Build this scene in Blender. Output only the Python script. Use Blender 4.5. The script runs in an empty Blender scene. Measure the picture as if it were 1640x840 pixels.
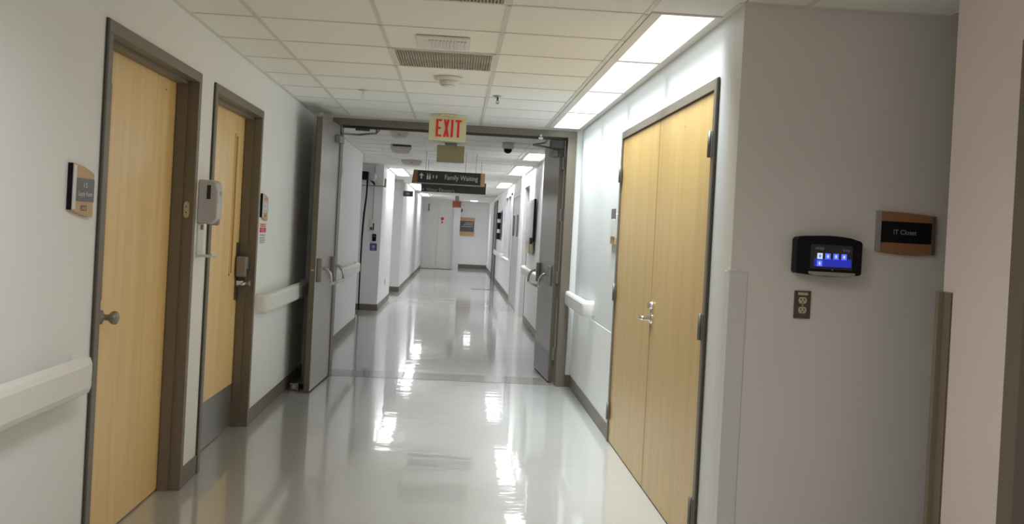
import bpy, bmesh, math, random
from mathutils import Vector, Matrix
random.seed(7)
SC = bpy.context.scene
COL = SC.collection

# ------------------------------------------------------------------ camera
F_PX, CX, CY = 1569.0, 820.0, 380.5          # focal length and principal point for a 1640 x 840 frame
YAW, PITCH, ROLL, EYE = 0.0566, -0.0061, 0.0529, 1.439
cam = bpy.data.cameras.new('camera')
cam.sensor_fit = 'HORIZONTAL'; cam.sensor_width = 36.0
cam.lens = 36.0 * F_PX / 1640.0
cam.shift_x = (820.0 - CX) / 1640.0
cam.shift_y = (CY - 420.0) / 1640.0
cam.clip_start = 0.05; cam.clip_end = 200
co = bpy.data.objects.new('camera', cam); COL.objects.link(co)
fw = Vector((math.sin(YAW)*math.cos(PITCH), math.cos(YAW)*math.cos(PITCH), math.sin(PITCH)))
r0 = Vector((math.cos(YAW), -math.sin(YAW), 0)); u0 = r0.cross(fw)
rt = r0*math.cos(ROLL) + u0*math.sin(ROLL); up = u0*math.cos(ROLL) - r0*math.sin(ROLL)
M = Matrix((rt, up, -fw)).transposed().to_4x4(); M.translation = Vector((0, 0, EYE))
co.matrix_world = M
SC.camera = co

# ------------------------------------------------------------------ world, exposure
w = bpy.data.worlds.new('world'); SC.world = w; w.use_nodes = True
w.node_tree.nodes['Background'].inputs[0].default_value = (0.9, 0.95, 1.0, 1)
w.node_tree.nodes['Background'].inputs[1].default_value = 0.05
SC.view_settings.view_transform = 'Standard'; SC.view_settings.look = 'None'
SC.view_settings.gamma = 1.0; SC.view_settings.use_curve_mapping = False
SC.view_settings.exposure = 1.68
SC.cycles.max_bounces = 10; SC.cycles.diffuse_bounces = 7; SC.cycles.glossy_bounces = 4
SC.cycles.sample_clamp_indirect = 6.0
SC.cycles.use_denoising = True
# each panel: glow of its diffuser, watts thrown down through the prismatic lens, and the lens's spread in degrees
NEAR_GLOW, NEAR_W, NEAR_SPREAD = 0.5, 4.0, 84     # strip above the double doors
FAR_GLOW, FAR_W, FAR_SPREAD = 1.4, 3.4, 104        # panels beyond the fire doors
BACK_GLOW, BACK_W, BACK_SPREAD = 0.8, 4.4, 150     # panels over and behind the camera

# ------------------------------------------------------------------ materials
def nt(name):
    m = bpy.data.materials.new(name); m.use_nodes = True
    return m, m.node_tree.nodes, m.node_tree.links, m.node_tree.nodes['Principled BSDF']
def plain(name, col, rough=0.5, metal=0.0, noise=0.03, scale=30.0, bump=0.0, coat=0.0, spec=0.5):
    m, n, l, p = nt(name)
    p.inputs['Roughness'].default_value = rough; p.inputs['Metallic'].default_value = metal
    p.inputs['Coat Weight'].default_value = coat; p.inputs['Specular IOR Level'].default_value = spec
    tc = n.new('ShaderNodeTexCoord'); nz = n.new('ShaderNodeTexNoise'); nz.inputs['Scale'].default_value = scale
    nz.inputs['Detail'].default_value = 4
    l.new(tc.outputs['Object'], nz.inputs['Vector'])
    mx = n.new('ShaderNodeMix'); mx.data_type = 'RGBA'
    mx.inputs[6].default_value = tuple(c*(1-noise) for c in col)+(1,)
    mx.inputs[7].default_value = tuple(min(1, c*(1+noise)) for c in col)+(1,)
    l.new(nz.outputs['Fac'], mx.inputs[0]); l.new(mx.outputs[2], p.inputs['Base Color'])
    if bump:
        b = n.new('ShaderNodeBump'); b.inputs['Strength'].default_value = bump; b.inputs['Distance'].default_value = 0.002
        n2 = n.new('ShaderNodeTexNoise'); n2.inputs['Scale'].default_value = scale*6
        l.new(tc.outputs['Object'], n2.inputs['Vector'])
        l.new(n2.outputs['Fac'], b.inputs['Height']); l.new(b.outputs['Normal'], p.inputs['Normal'])
    return m
def emit(name, col, strength):
    m, n, l, p = nt(name)
    p.inputs['Base Color'].default_value = tuple(0.8*c for c in col)+(1,)
    p.inputs['Emission Color'].default_value = col+(1,)
    p.inputs['Emission Strength'].default_value = strength
    p.inputs['Roughness'].default_value = 0.4
    return m
def wood(name, a, b, rough=0.38):
    m, n, l, p = nt(name)
    p.inputs['Roughness'].default_value = rough; p.inputs['Coat Weight'].default_value = 0.15
    p.inputs['Coat Roughness'].default_value = 0.25
    tc = n.new('ShaderNodeTexCoord'); mp = n.new('ShaderNodeMapping'); mp.inputs['Scale'].default_value = (9, 9, 0.35)
    l.new(tc.outputs['Object'], mp.inputs['Vector'])
    nz = n.new('ShaderNodeTexNoise'); nz.inputs['Scale'].default_value = 1.6; nz.inputs['Detail'].default_value = 6
    nz.inputs['Distortion'].default_value = 0.6
    l.new(mp.outputs[0], nz.inputs['Vector'])
    m2 = n.new('ShaderNodeMapping'); m2.inputs['Scale'].default_value = (160, 160, 3); l.new(tc.outputs['Object'], m2.inputs['Vector'])
    n2 = n.new('ShaderNodeTexNoise'); n2.inputs['Scale'].default_value = 1.0; n2.inputs['Detail'].default_value = 2
    l.new(m2.outputs[0], n2.inputs['Vector'])
    ad = n.new('ShaderNodeMath'); ad.operation = 'MULTIPLY_ADD'; ad.inputs[1].default_value = 0.25
    l.new(n2.outputs['Fac'], ad.inputs[0]); l.new(nz.outputs['Fac'], ad.inputs[2])
    cr = n.new('ShaderNodeValToRGB'); cr.color_ramp.elements[0].position = 0.4; cr.color_ramp.elements[1].position = 0.8
    cr.color_ramp.elements[0].color = a+(1,); cr.color_ramp.elements[1].color = b+(1,)
    l.new(ad.outputs[0], cr.inputs[0]); l.new(cr.outputs[0], p.inputs['Base Color'])
    return m
def floor_material():
    m, n, l, p = nt('polished_floor')
    tc = n.new('ShaderNodeTexCoord')
    nz = n.new('ShaderNodeTexNoise'); nz.inputs['Scale'].default_value = 1.2; nz.inputs['Detail'].default_value = 6
    l.new(tc.outputs['Object'], nz.inputs['Vector'])
    mx = n.new('ShaderNodeMix'); mx.data_type = 'RGBA'
    mx.inputs[6].default_value = (0.43, 0.43, 0.41, 1); mx.inputs[7].default_value = (0.48, 0.48, 0.46, 1)
    l.new(nz.outputs['Fac'], mx.inputs[0]); l.new(mx.outputs[2], p.inputs['Base Color'])
    p.inputs['Roughness'].default_value = 0.30; p.inputs['Specular IOR Level'].default_value = 0.5
    p.inputs['Coat Weight'].default_value = 1.0; p.inputs['Coat Roughness'].default_value = 0.045
    p.inputs['Coat IOR'].default_value = 1.6
    mp = n.new('ShaderNodeMapping'); mp.inputs['Scale'].default_value = (1.0, 2.2, 1.0); l.new(tc.outputs['Object'], mp.inputs['Vector'])
    wv = n.new('ShaderNodeTexNoise'); wv.inputs['Scale'].default_value = 2.2; wv.inputs['Detail'].default_value = 3
    l.new(mp.outputs[0], wv.inputs['Vector'])
    b = n.new('ShaderNodeBump'); b.inputs['Strength'].default_value = 0.30; b.inputs['Distance'].default_value = 0.006
    l.new(wv.outputs['Fac'], b.inputs['Height']); l.new(b.outputs['Normal'], p.inputs['Coat Normal'])
    return m
def tile_material():
    m, n, l, p = nt('acoustic_tile')
    p.inputs['Roughness'].default_value = 0.95; p.inputs['Specular IOR Level'].default_value = 0.2
    tc = n.new('ShaderNodeTexCoord'); oi = n.new('ShaderNodeObjectInfo')
    nz = n.new('ShaderNodeTexNoise'); nz.inputs['Scale'].default_value = 180; nz.inputs['Detail'].default_value = 3
    l.new(tc.outputs['Object'], nz.inputs['Vector'])
    mx = n.new('ShaderNodeMix'); mx.data_type = 'RGBA'
    mx.inputs[6].default_value = (0.90, 0.89, 0.84, 1); mx.inputs[7].default_value = (0.93, 0.92, 0.875, 1)
    ad = n.new('ShaderNodeMath'); ad.operation = 'MULTIPLY_ADD'; ad.inputs[1].default_value = 0.45; 
    l.new(oi.outputs['Random'], ad.inputs[0]); 
    hf = n.new('ShaderNodeMath'); hf.operation = 'MULTIPLY'; hf.inputs[1].default_value = 0.6
    l.new(nz.outputs['Fac'], hf.inputs[0]); l.new(hf.outputs[0], ad.inputs[2])
    l.new(ad.outputs[0], mx.inputs[0]); l.new(mx.outputs[2], p.inputs['Base Color'])
    b = n.new('ShaderNodeBump'); b.inputs['Strength'].default_value = 0.25; b.inputs['Distance'].default_value = 0.002
    l.new(nz.outputs['Fac'], b.inputs['Height']); l.new(b.outputs['Normal'], p.inputs['Normal'])
    return m
def dusty_material():
    m, n, l, p = nt('dusty_grille')
    p.inputs['Roughness'].default_value = 0.7
    tc = n.new('ShaderNodeTexCoord'); nz = n.new('ShaderNodeTexNoise'); nz.inputs['Scale'].default_value = 6; nz.inputs['Detail'].default_value = 8
    nz.inputs['Roughness'].default_value = 0.7
    l.new(tc.outputs['Object'], nz.inputs['Vector'])
    cr = n.new('ShaderNodeValToRGB'); cr.color_ramp.elements[0].position = 0.38; cr.color_ramp.elements[1].position = 0.6
    cr.color_ramp.elements[0].color = (0.30, 0.27, 0.22, 1); cr.color_ramp.elements[1].color = (0.58, 0.535, 0.46, 1)
    l.new(nz.outputs['Fac'], cr.inputs[0]); l.new(cr.outputs[0], p.inputs['Base Color'])
    return m
MT = dict(
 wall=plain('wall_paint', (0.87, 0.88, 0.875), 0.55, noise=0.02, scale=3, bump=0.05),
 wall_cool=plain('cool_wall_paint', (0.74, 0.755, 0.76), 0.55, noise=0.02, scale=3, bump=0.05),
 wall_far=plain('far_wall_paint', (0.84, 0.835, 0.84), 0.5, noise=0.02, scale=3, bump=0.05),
 wall_shaded=plain('shade_toned_paint', (0.74, 0.715, 0.675), 0.55, noise=0.03, scale=3, bump=0.05),  # white wall paint darkened, the facing wall's shade put into its colour
 wall_pink=plain('rose_paint', (0.88, 0.77, 0.74), 0.55, noise=0.02, scale=3, bump=0.05),
 floor=floor_material(), tile=tile_material(), dusty=dusty_material(),
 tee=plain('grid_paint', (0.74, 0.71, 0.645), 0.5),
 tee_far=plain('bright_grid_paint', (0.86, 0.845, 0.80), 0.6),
 slab=plain('plenum', (0.42, 0.39, 0.33), 0.8),
 base=plain('vinyl_base', (0.17, 0.145, 0.115), 0.45),
 strip=plain('threshold_vinyl', (0.27, 0.225, 0.215), 0.2, noise=0.08, scale=9, coat=0.3),
 bronze=plain('bronze_paint', (0.185, 0.155, 0.12), 0.42, noise=0.04),
 bronze_and_shadow=plain('bronze_and_shadow', (0.06, 0.052, 0.04), 0.5),  # dark bronze hardware, and strips painted in for shadow gaps
 maple=wood('maple_veneer', (0.84, 0.57, 0.23), (0.95, 0.69, 0.32)),
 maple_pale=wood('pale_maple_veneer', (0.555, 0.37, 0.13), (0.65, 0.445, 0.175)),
 maple_dark=plain('lite_bead', (0.40, 0.21, 0.065), 0.4),
 fire=plain('fire_door_paint', (0.34, 0.315, 0.29), 0.30, metal=0.2, noise=0.03, scale=8),
 edge=plain('door_edge_paint', (0.14, 0.12, 0.085), 0.4),
 steel=plain('satin_steel', (0.55, 0.54, 0.52), 0.28, metal=0.9, noise=0.05),
 nickel=plain('dull_nickel', (0.30, 0.29, 0.275), 0.42, metal=0.6, noise=0.04),
 chrome=plain('bright_chrome', (0.80, 0.79, 0.77), 0.12, metal=1.0),
 kick=plain('kick_plate_steel', (0.26, 0.26, 0.25), 0.35, metal=0.6),
 white=plain('white_plastic', (0.74, 0.735, 0.70), 0.38),
 rail=plain('rail_vinyl', (0.80, 0.795, 0.765), 0.42, bump=0.05),
 guard=plain('guard_vinyl', (0.68, 0.665, 0.65), 0.42),
 guard_tan=plain('tan_guard_vinyl', (0.25, 0.205, 0.15), 0.45),
 lavender=plain('pale_lilac_plastic', (0.55, 0.53, 0.55), 0.35),
 black=plain('black_plastic', (0.006, 0.006, 0.007), 0.55, spec=0.2),
 dark=plain('dark_slot', (0.03, 0.03, 0.03), 0.5),
 charcoal=plain('charcoal_panel', (0.045, 0.043, 0.042), 0.4),
 slate=plain('slate_panel', (0.12, 0.115, 0.11), 0.4),
 signwood=plain('sign_wood', (0.55, 0.36, 0.17), 0.4, noise=0.08, scale=12),
 signwood_dark=plain('dark_sign_wood', (0.33, 0.155, 0.07), 0.4, noise=0.08, scale=12),
 signbrown=plain('sign_end_brown', (0.14, 0.10, 0.075), 0.45),
 print_w=plain('white_print', (0.75, 0.74, 0.72), 0.5),
 print_g=plain('grey_print', (0.38, 0.38, 0.38), 0.5),
 print_k=plain('dark_print', (0.05, 0.04, 0.03), 0.5),
 red=plain('red_print', (0.75, 0.03, 0.03), 0.45),
 cream=plain('cream_sign', (0.66, 0.61, 0.36), 0.45),
 olive=plain('olive_tan_panel', (0.56, 0.48, 0.27), 0.5),
 blue=plain('blue_print', (0.06, 0.08, 0.33), 0.4),
 glass=plain('grey_glass', (0.50, 0.50, 0.56), 0.1, coat=0.5),
 greydoor=plain('grey_door_paint', (0.84, 0.84, 0.82), 0.4),
 darkdoor=plain('dark_grey_door', (0.17, 0.165, 0.16), 0.4),
 ivory=plain('ivory_plastic', (0.55, 0.48, 0.34), 0.4),
 brownplate=plain('brown_plate', (0.085, 0.065, 0.05), 0.4),
 greycase=plain('grey_case', (0.33, 0.31, 0.29), 0.5),
 unit=plain('pale_unit_case', (0.66, 0.62, 0.57), 0.5),
 hinge=plain('shaded_hinge_steel', (0.20, 0.19, 0.175), 0.45, metal=0.5),  # steel darkened to carry the shadow on the double-door hinges
 green=plain('olive_notice', (0.33, 0.33, 0.16), 0.6),
 near_lamp=emit('near_diffuser', (0.90, 0.98, 1.0), NEAR_GLOW),
 far_lamp=emit('far_diffuser', (0.95, 0.975, 1.0), FAR_GLOW),
 back_lamp=emit('back_diffuser', (1.0, 0.97, 0.94), BACK_GLOW),
 scr_blue=emit('screen_blue', (0.02, 0.03, 0.45), 0.2),
 scr_icon=emit('screen_icon', (0.10, 0.16, 1.0), 0.28),
 scr_white=emit('screen_white', (0.7, 0.8, 0.85), 0.22),
 scr_dim=emit('screen_dim', (0.2, 0.2, 0.3), 0.12),
)

# ------------------------------------------------------------------ mesh helpers
class MB:
    def __init__(s, T=None): s.v = []; s.f = []; s.sm = []; s.T = T
    def add(s, vs, fs, smooth=False):
        o = len(s.v)
        s.v += [tuple(s.T(p)) if s.T else tuple(p) for p in vs]
        s.f += [tuple(i+o for i in f) for f in fs]; s.sm += [smooth]*len(fs)
        return s
    def box(s, x0, x1, y0, y1, z0, z1):
        x0, x1 = min(x0, x1), max(x0, x1); y0, y1 = min(y0, y1), max(y0, y1); z0, z1 = min(z0, z1), max(z0, z1)
        vs = [(x, y, z) for z in (z0, z1) for y in (y0, y1) for x in (x0, x1)]
        return s.add(vs, [(0,2,3,1), (4,5,7,6), (0,1,5,4), (2,6,7,3), (0,4,6,2), (1,3,7,5)])
    def prism(s, pts, a, b, axis):
        """polygon pts in the two axes other than `axis` (cyclic order), from a to b along axis"""
        def P(p, t):
            return {'X': (t, p[0], p[1]), 'Y': (p[0], t, p[1]), 'Z': (p[0], p[1], t)}[axis]
        n = len(pts)
        vs = [P(p, a) for p in pts]+[P(p, b) for p in pts]
        fs = [tuple(range(n))[::-1], tuple(range(n, 2*n))]+[(i, (i+1) % n, n+(i+1) % n, n+i) for i in range(n)]
        return s.add(vs, fs)
    def tube(s, pts, r, n=10, caps=True):
        pts = [Vector(p) for p in pts]; rs = r if isinstance(r, (list, tuple)) else [r]*len(pts)
        vs = []; prev = None
        for i, p in enumerate(pts):
            d = (pts[min(i+1, len(pts)-1)]-pts[max(i-1, 0)]).normalized()
            a = prev if prev is not None else (Vector((0,0,1)) if abs(d.z) < 0.9 else Vector((1,0,0)))
            x = (a - d*a.dot(d)).normalized(); y = d.cross(x); prev = x
            for k in range(n):
                t = 2*math.pi*k/n
                vs.append(p + (x*math.cos(t)+y*math.sin(t))*rs[i])
        fs = [(i*n+k, i*n+(k+1) % n, (i+1)*n+(k+1) % n, (i+1)*n+k) for i in range(len(pts)-1) for k in range(n)]
        s.add(vs, fs, True)
        if caps:
            o = len(s.v)-len(vs)
            s.f += [tuple(o+k for k in range(n))[::-1], tuple(o+(len(pts)-1)*n+k for k in range(n))]; s.sm += [False, False]
        return s
    def lathe(s, prof, c, axis, n=24):
        """prof: (radius, distance along axis vector)"""
        d = Vector(axis).normalized(); a = Vector((0,0,1)) if abs(d.z) < 0.9 else Vector((1,0,0))
        x = (a-d*a.dot(d)).normalized(); y = d.cross(x); c = Vector(c)
        vs = []
        for r, t in prof:
            for k in range(n):
                g = 2*math.pi*k/n; vs.append(c+d*t+(x*math.cos(g)+y*math.sin(g))*max(r, 1e-4))
        fs = [(i*n+k, i*n+(k+1) % n, (i+1)*n+(k+1) % n, (i+1)*n+k) for i in range(len(prof)-1) for k in range(n)]
        s.add(vs, fs, True)
        o = len(s.v)-len(vs)
        s.f += [tuple(o+k for k in range(n))[::-1], tuple(o+(len(prof)-1)*n+k for k in range(n))]; s.sm += [False, False]
        return s
    def build(s, name, mat, parent=None, bevel=0.0, seg=2):
        xs, ys, zs = zip(*s.v)
        org = Vector(((min(xs)+max(xs))/2, (min(ys)+max(ys))/2, min(zs)))
        me = bpy.data.meshes.new(name)
        me.from_pydata([tuple(Vector(v)-org) for v in s.v], [], s.f)
        me.polygons.foreach_set('use_smooth', s.sm)
        bm = bmesh.new(); bm.from_mesh(me)
        if bevel:
            ed = [e for e in bm.edges if len(e.link_faces) == 2 and e.calc_face_angle(0) > 0.6]
            bmesh.ops.bevel(bm, geom=ed, offset=bevel, segments=seg, affect='EDGES', profile=0.5, clamp_overlap=True)
        bmesh.ops.recalc_face_normals(bm, faces=bm.faces)
        bm.to_mesh(me); bm.free()
        me.materials.append(MT[mat])
        return link(name, me, org, parent)
def wpos(o):
    p = Vector(o.location)
    while o.parent: o = o.parent; p += Vector(o.location)
    return p
def link(name, me, org, parent):
    o = bpy.data.objects.new(name, me); COL.objects.link(o)
    if parent is not None:
        o.parent = parent; o.location = org - wpos(parent)
    else: o.location = org
    return o
def tag(o, label=None, cat=None, group=None, kind=None):
    if label: o['label'] = label
    if cat: o['category'] = cat
    if group: o['group'] = group
    if kind: o['kind'] = kind
    return o
def thing(name, loc, label, cat, group=None, kind=None):
    o = bpy.data.objects.new(name, None); COL.objects.link(o); o.location = loc; o.empty_display_size = 0.05
    return tag(o, label, cat, group, kind)
def box(name, mat, parent, x0, x1, y0, y1, z0, z1, bevel=0.0, T=None, seg=2):
    return MB(T).box(x0, x1, y0, y1, z0, z1).build(name, mat, parent, bevel, seg)
def text(name, body, c, U, V, width, height, mat, parent, depth=0.0006, T=None):
    """flat lettering centred on c, running along U with up V, squeezed to width x height"""
    cu = bpy.data.curves.new('lettering', 'FONT'); cu.body = body; cu.align_x = 'LEFT'; cu.resolution_u = 3
    ob = bpy.data.objects.new('lettering', cu); COL.objects.link(ob)
    dg = bpy.context.evaluated_depsgraph_get(); dg.update()
    me = bpy.data.meshes.new_from_object(ob.evaluated_get(dg)); bpy.data.objects.remove(ob); bpy.data.curves.remove(cu)
    xs = [v.co.x for v in me.vertices]; ys = [v.co.y for v in me.vertices]
    cx, cy = (min(xs)+max(xs))/2, (min(ys)+max(ys))/2
    sx, sy = width/(max(xs)-min(xs)), height/(max(ys)-min(ys))
    U, V, c = Vector(U), Vector(V), Vector(c); N = U.cross(V)
    for v in me.vertices:
        p = c + U*((v.co.x-cx)*sx) + V*((v.co.y-cy)*sy) + N*depth
        v.co = (Vector(T(p)) if T else p) - c
    me.materials.append(MT[mat]); me.name = name
    return link(name, me, c, parent)
def rotz(px, py, a):
    ca, sa = math.cos(a), math.sin(a)
    return lambda p: (px+(p[0]-px)*ca-(p[1]-py)*sa, py+(p[0]-px)*sa+(p[1]-py)*ca, p[2])
XV, YV, ZV = Vector((1,0,0)), Vector((0,1,0)), Vector((0,0,1))

# ------------------------------------------------------------------ the setting
XL, XR, C, FY = -1.38, 1.14, 2.432, 9.2
H = 2.177                      # outer height of the door frames
def structure(name, mat, label, cat, boxes, bevel=0.0):
    m = MB()
    for b in boxes: m.box(*b)
    return tag(m.build(name, mat, None, bevel), label, cat, None, 'structure')
structure('floor', 'floor', 'glossy pale beige hospital floor running down the corridor', 'floor', [(-3.2, 3.4, -4.2, 36.4, -0.12, 0)])
trim1 = structure('trim_1', 'strip', 'dull mauve threshold band across the floor under the fire doors', 'threshold', [(-1.135, 1.085, 9.24, 9.66, 0.0, 0.002)])
structure('trim_2', 'blue', 'thin blue line across the floor far down the corridor', 'floor line', [(0.42, 1.05, 23.55, 23.75, 0.0, 0.002)])
D1 = (3.85, 5.22); D2 = (5.52, 6.864); D3 = (4.333, 6.855)
T2 = 2.60
structure('wall_left', 'wall', 'off-white left corridor wall holding the two single wood doors', 'wall',
  [(-1.62, XL, -4.2, D1[0], 0, T2), (-1.62, XL, D1[1], D2[0], 0, T2), (-1.62, XL, D2[1], FY, 0, T2),
   (-1.62, XL, D1[0], D1[1], H, T2), (-1.62, XL, D2[0], D2[1], H, T2)])
structure('wall_left_beyond', 'wall_far', 'white left corridor wall just beyond the fire doors', 'wall', [(-1.62, XL, FY+.15, 14.0, 0, T2)])
structure('wall_left_alcove', 'wall_far', 'shaded back of the left alcove with the hanging cable', 'wall', [(-2.7, -2.55, 13.8, 16.4, 0, T2), (-2.55, -1.62, 13.85, 14.0, 0, T2)])
structure('wall_left_pier', 'wall_far', 'white wall pier with phone and blue placard past the alcove', 'wall', [(-2.7, -1.26, 16.4, 19.2, 0, T2)])
structure('wall_left_recess', 'wall_far', 'shaded back of the second left recess', 'wall', [(-2.4, -2.2, 19.2, 21.4, 0, T2)])
structure('wall_left_far', 'wall_far', 'bright white left wall running to the far end of corridor', 'wall', [(-2.4, -1.20, 21.4, 36.4, 0, T2)])
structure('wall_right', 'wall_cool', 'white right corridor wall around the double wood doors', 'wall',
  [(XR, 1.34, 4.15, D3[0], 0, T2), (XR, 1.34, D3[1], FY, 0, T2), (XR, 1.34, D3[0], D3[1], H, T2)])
structure('wall_right_beyond', 'wall_far', 'white right corridor wall beyond the fire doors with the notice board', 'wall',
  [(XR, 1.34, FY+.15, 15.72, 0, T2), (XR, 1.34, 15.72, 16.72, 2.25, T2),
   (XR, 1.34, 17.35, 20.55, 0, T2), (XR, 1.34, 20.55, 22.85, 0, 0.80), (XR, 1.34, 20.55, 22.85, 2.25, T2), (XR, 1.34, 22.85, 36.4, 0, T2)])
structure('wall_right_pier', 'wall_far', 'white pier between dark recessed door and white panelled door', 'wall', [(1.10, 1.34, 16.72, 17.35, 0, T2)])
structure('wall_right_recess', 'wall_far', 'back of the recess behind the dark grey door', 'wall', [(1.42, 1.5, 15.6, 16.8, 0, T2)])
structure('wall_corner', 'wall_shaded', 'wall with shade toned into its colour, facing us with time clock and outlet', 'wall', [(XR, 3.2, 4.0, 4.15, 0, T2)])
structure('wall_right_near', 'wall_pink', 'rose-tinted wall end at the right edge of the picture', 'wall',
  [(1.885, 2.1, 3.21, 3.68, 0, T2), (1.885, 2.1, 2.0, 3.21, H, T2), (1.885, 2.1, -4.2, 2.0, 0, T2)])
structure('wall_back', 'wall', 'plain white wall closing the hall behind the viewer', 'wall', [(-1.62, 2.1, -4.2, -4.0, 0, T2)])
structure('wall_right_outer', 'wall', 'plain wall closing the side passage at the right', 'wall', [(3.2, 3.35, 2.4, 4.15, 0, T2), (2.1, 3.2, 2.4, 2.5, 0, T2)])
structure('wall_end', 'wall_far', 'white wall closing the far end of the corridor, big sign on it', 'wall', [(-1.2, XR, 36.0, 36.4, 0, T2)])
structure('wall_end_column', 'wall_far', 'narrow white column beside the grey doors at the far end', 'wall', [(-0.13, 0.10, 34.0, 36.0, 0, T2)])
structure('wall_cross', 'wall', 'narrow white stubs of cross wall framing the fire doors', 'wall',
  [(1.085, XR, FY, FY+.15, 0, T2), (XL, -1.20, FY, FY+.15, 0, T2), (-1.20, 1.085, FY, FY+.15, 2.41, T2)])
bh = 0.105
def baseboard(name, label, boxes): structure(name, 'base', label, 'baseboard', boxes, 0.002)
bt = 0.008
baseboard('baseboard_left', 'taupe vinyl baseboard along the left wall either side of doors',
  [(XL, XL+bt, -4, D1[0], 0, bh), (XL, XL+bt, D1[1], D2[0], 0, bh), (XL, XL+bt, D2[1], FY, 0, bh)])
baseboard('baseboard_left_beyond', 'taupe vinyl baseboard of the left wall beyond the fire doors', [(XL, XL+bt, FY+.15, 14.0, 0, bh)])
baseboard('baseboard_left_pier', 'dark taupe baseboard around the pier with phone',
  [(-2.5, -1.26+bt, 16.4-bt, 16.4, 0, bh), (-1.26, -1.26+bt, 16.4, 19.2, 0, bh)])
baseboard('baseboard_left_far', 'dark baseboard of the far left wall',
  [(-2.2, -1.20+bt, 21.4-bt, 21.4, 0, bh), (-1.20, -1.20+bt, 21.4, 34, 0, bh)])
baseboard('baseboard_right', 'taupe vinyl baseboard right of the floor between double doors and fire doors',
  [(XR-bt, XR, D3[1], FY, 0, bh+.005), (1.085, XR-bt, FY-bt, FY, 0, bh+.005), (XR-bt, XR, 4.0, D3[0], 0, bh)])
baseboard('baseboard_right_beyond', 'taupe baseboard of the right wall beyond the fire doors',
  [(XR-bt, XR, FY+.15, 15.72, 0, bh), (XR-bt, XR, 17.35, 27.9, 0, bh), (XR-bt, XR, 30.2, 36.0, 0, bh)])
baseboard('baseboard_corner', 'taupe baseboard at the foot of the shade-toned wall', [(XR-bt, 3.2, 4.0-bt, 4.0, 0, bh)])
baseboard('baseboard_end', 'dark brown baseboard of the far end wall', [(0.10, XR, 36.0-bt, 36.0, 0, 0.14)])

# ---- ceiling: slab, hung grid, every lay-in tile a piece of its own
ceiling = structure('ceiling', 'slab', 'suspended ceiling of beige acoustic tiles in a metal grid', 'ceiling',
  [(-2.7, 3.4, -4.2, 36.4, 2.46, 2.6)])
TW = 0.6096; TX0, TY0 = -0.431, 4.921
colx = [XL, TX0-TW, TX0, TX0+TW, TX0+2*TW, XR]
LIGHTS_NEAR = [4.262+i*1.222 for i in range(4)]
meshes = {}
def tile(x0, x1, y0, y1):
    w_, d_ = round(x1-x0, 3), round(y1-y0, 3)
    if w_ < 0.03 or d_ < 0.03: return
    if (w_, d_) not in meshes:
        m = MB().box(-w_/2, w_/2, -d_/2, d_/2, 0, 0.014)
        me = bpy.data.meshes.new('ceiling_tile'); me.from_pydata(m.v, [], m.f); me.materials.append(MT['tile']); meshes[(w_, d_)] = me
    o = bpy.data.objects.new('ceiling_tile', meshes[(w_, d_)]); COL.objects.link(o); o.parent = ceiling
    o.location = Vector(((x0+x1)/2, (y0+y1)/2, C+.003)) - wpos(ceiling)
g = 0.004
grid = MB(); far_grid = MB(); tw = 0.012
rows = [TY0+TW*j for j in range(-4, 52)]
def tee_y(x, y0, y1): (grid if y0 < FY else far_grid).box(x-tw, x+tw, y0, y1, C-.001, C+.004)
def tee_x(y, x0, x1): (grid if y < FY else far_grid).box(x0, x1, y-tw*.55, y+tw*.55, C-.001, C+.004)
for j, y in enumerate(rows[:-1]):
    ya, yb = y, rows[j+1]
    if ya > 35.9: break
    spans = [(ya, min(yb, 35.98))]
    if ya < FY < yb: spans = [(ya, FY)]
    elif ya < FY+.15 < yb: spans = [(FY+.15, yb)]
    for (a, b) in spans:
        for i in range(5):
            x0, x1 = colx[i], colx[i+1]
            if i == 4 and LIGHTS_NEAR[0]-.05 < (a+b)/2 < FY: continue      # the light strip fills this bay
            if i == 2 and 5.5 < a < 5.6: continue                          # return air grille fills this bay
            if i == 2 and 3.65 < a < 3.75: continue                        # second grille
            xe = (XL if a < 14 else -2.55 if a < 16.4 else -1.26 if a < 19.0 else -2.2 if a < 21.0 else -1.2) if i == 0 else x0
            if i == 4 and b < 3.95: x1 = colx[4]+TW
            tile(xe+g, x1-g, a+g, b-g)
        if b <= 4.0:
            for k in (1, 2, 3): tile(colx[4]+TW*k+g, min(colx[4]+TW*(k+1), 3.2)-g, a+g, b-g)
        elif a < 4.0:
            pass
    tee_x(ya, XL, XR if ya > 4 else 3.2)
tile(XR+g, colx[4]+TW-g, rows[2]+g, 4.0-g); tile(colx[4]+TW+g, colx[4]+2*TW-g, rows[2]+g, 4.0-g); tile(colx[4]+2*TW+g, 3.2-g, rows[2]+g, 4.0-g)
for x in colx[1:4]:
    tee_y(x, rows[0], FY); tee_y(x, FY+.15, 36)
tee_y(colx[4], rows[0], FY); tee_y(colx[4], FY+.15, 36)
tee_y(colx[4]+TW, rows[0], 4.0); tee_y(colx[4]+2*TW, rows[0], 4.0)
# wall angle along the walls
for x, a, b in ((XL+.011, rows[0], FY), (XR-.011, 4.0, FY), (XL+.011, FY+.15, 14), (XR-.011, FY+.15, 36)):
    grid.box(x-.011, x+.011, a, b, C-.0015, C+.004)
grid.box(XR, 3.2, 4.0-.022, 4.0, C-.0015, C+.004)
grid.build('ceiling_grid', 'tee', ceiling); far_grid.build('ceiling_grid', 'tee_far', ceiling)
box('plain_ceiling_field', 'tile', ceiling, -1.6, 3.3, -4.1, rows[0], C, C+.02)

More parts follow.
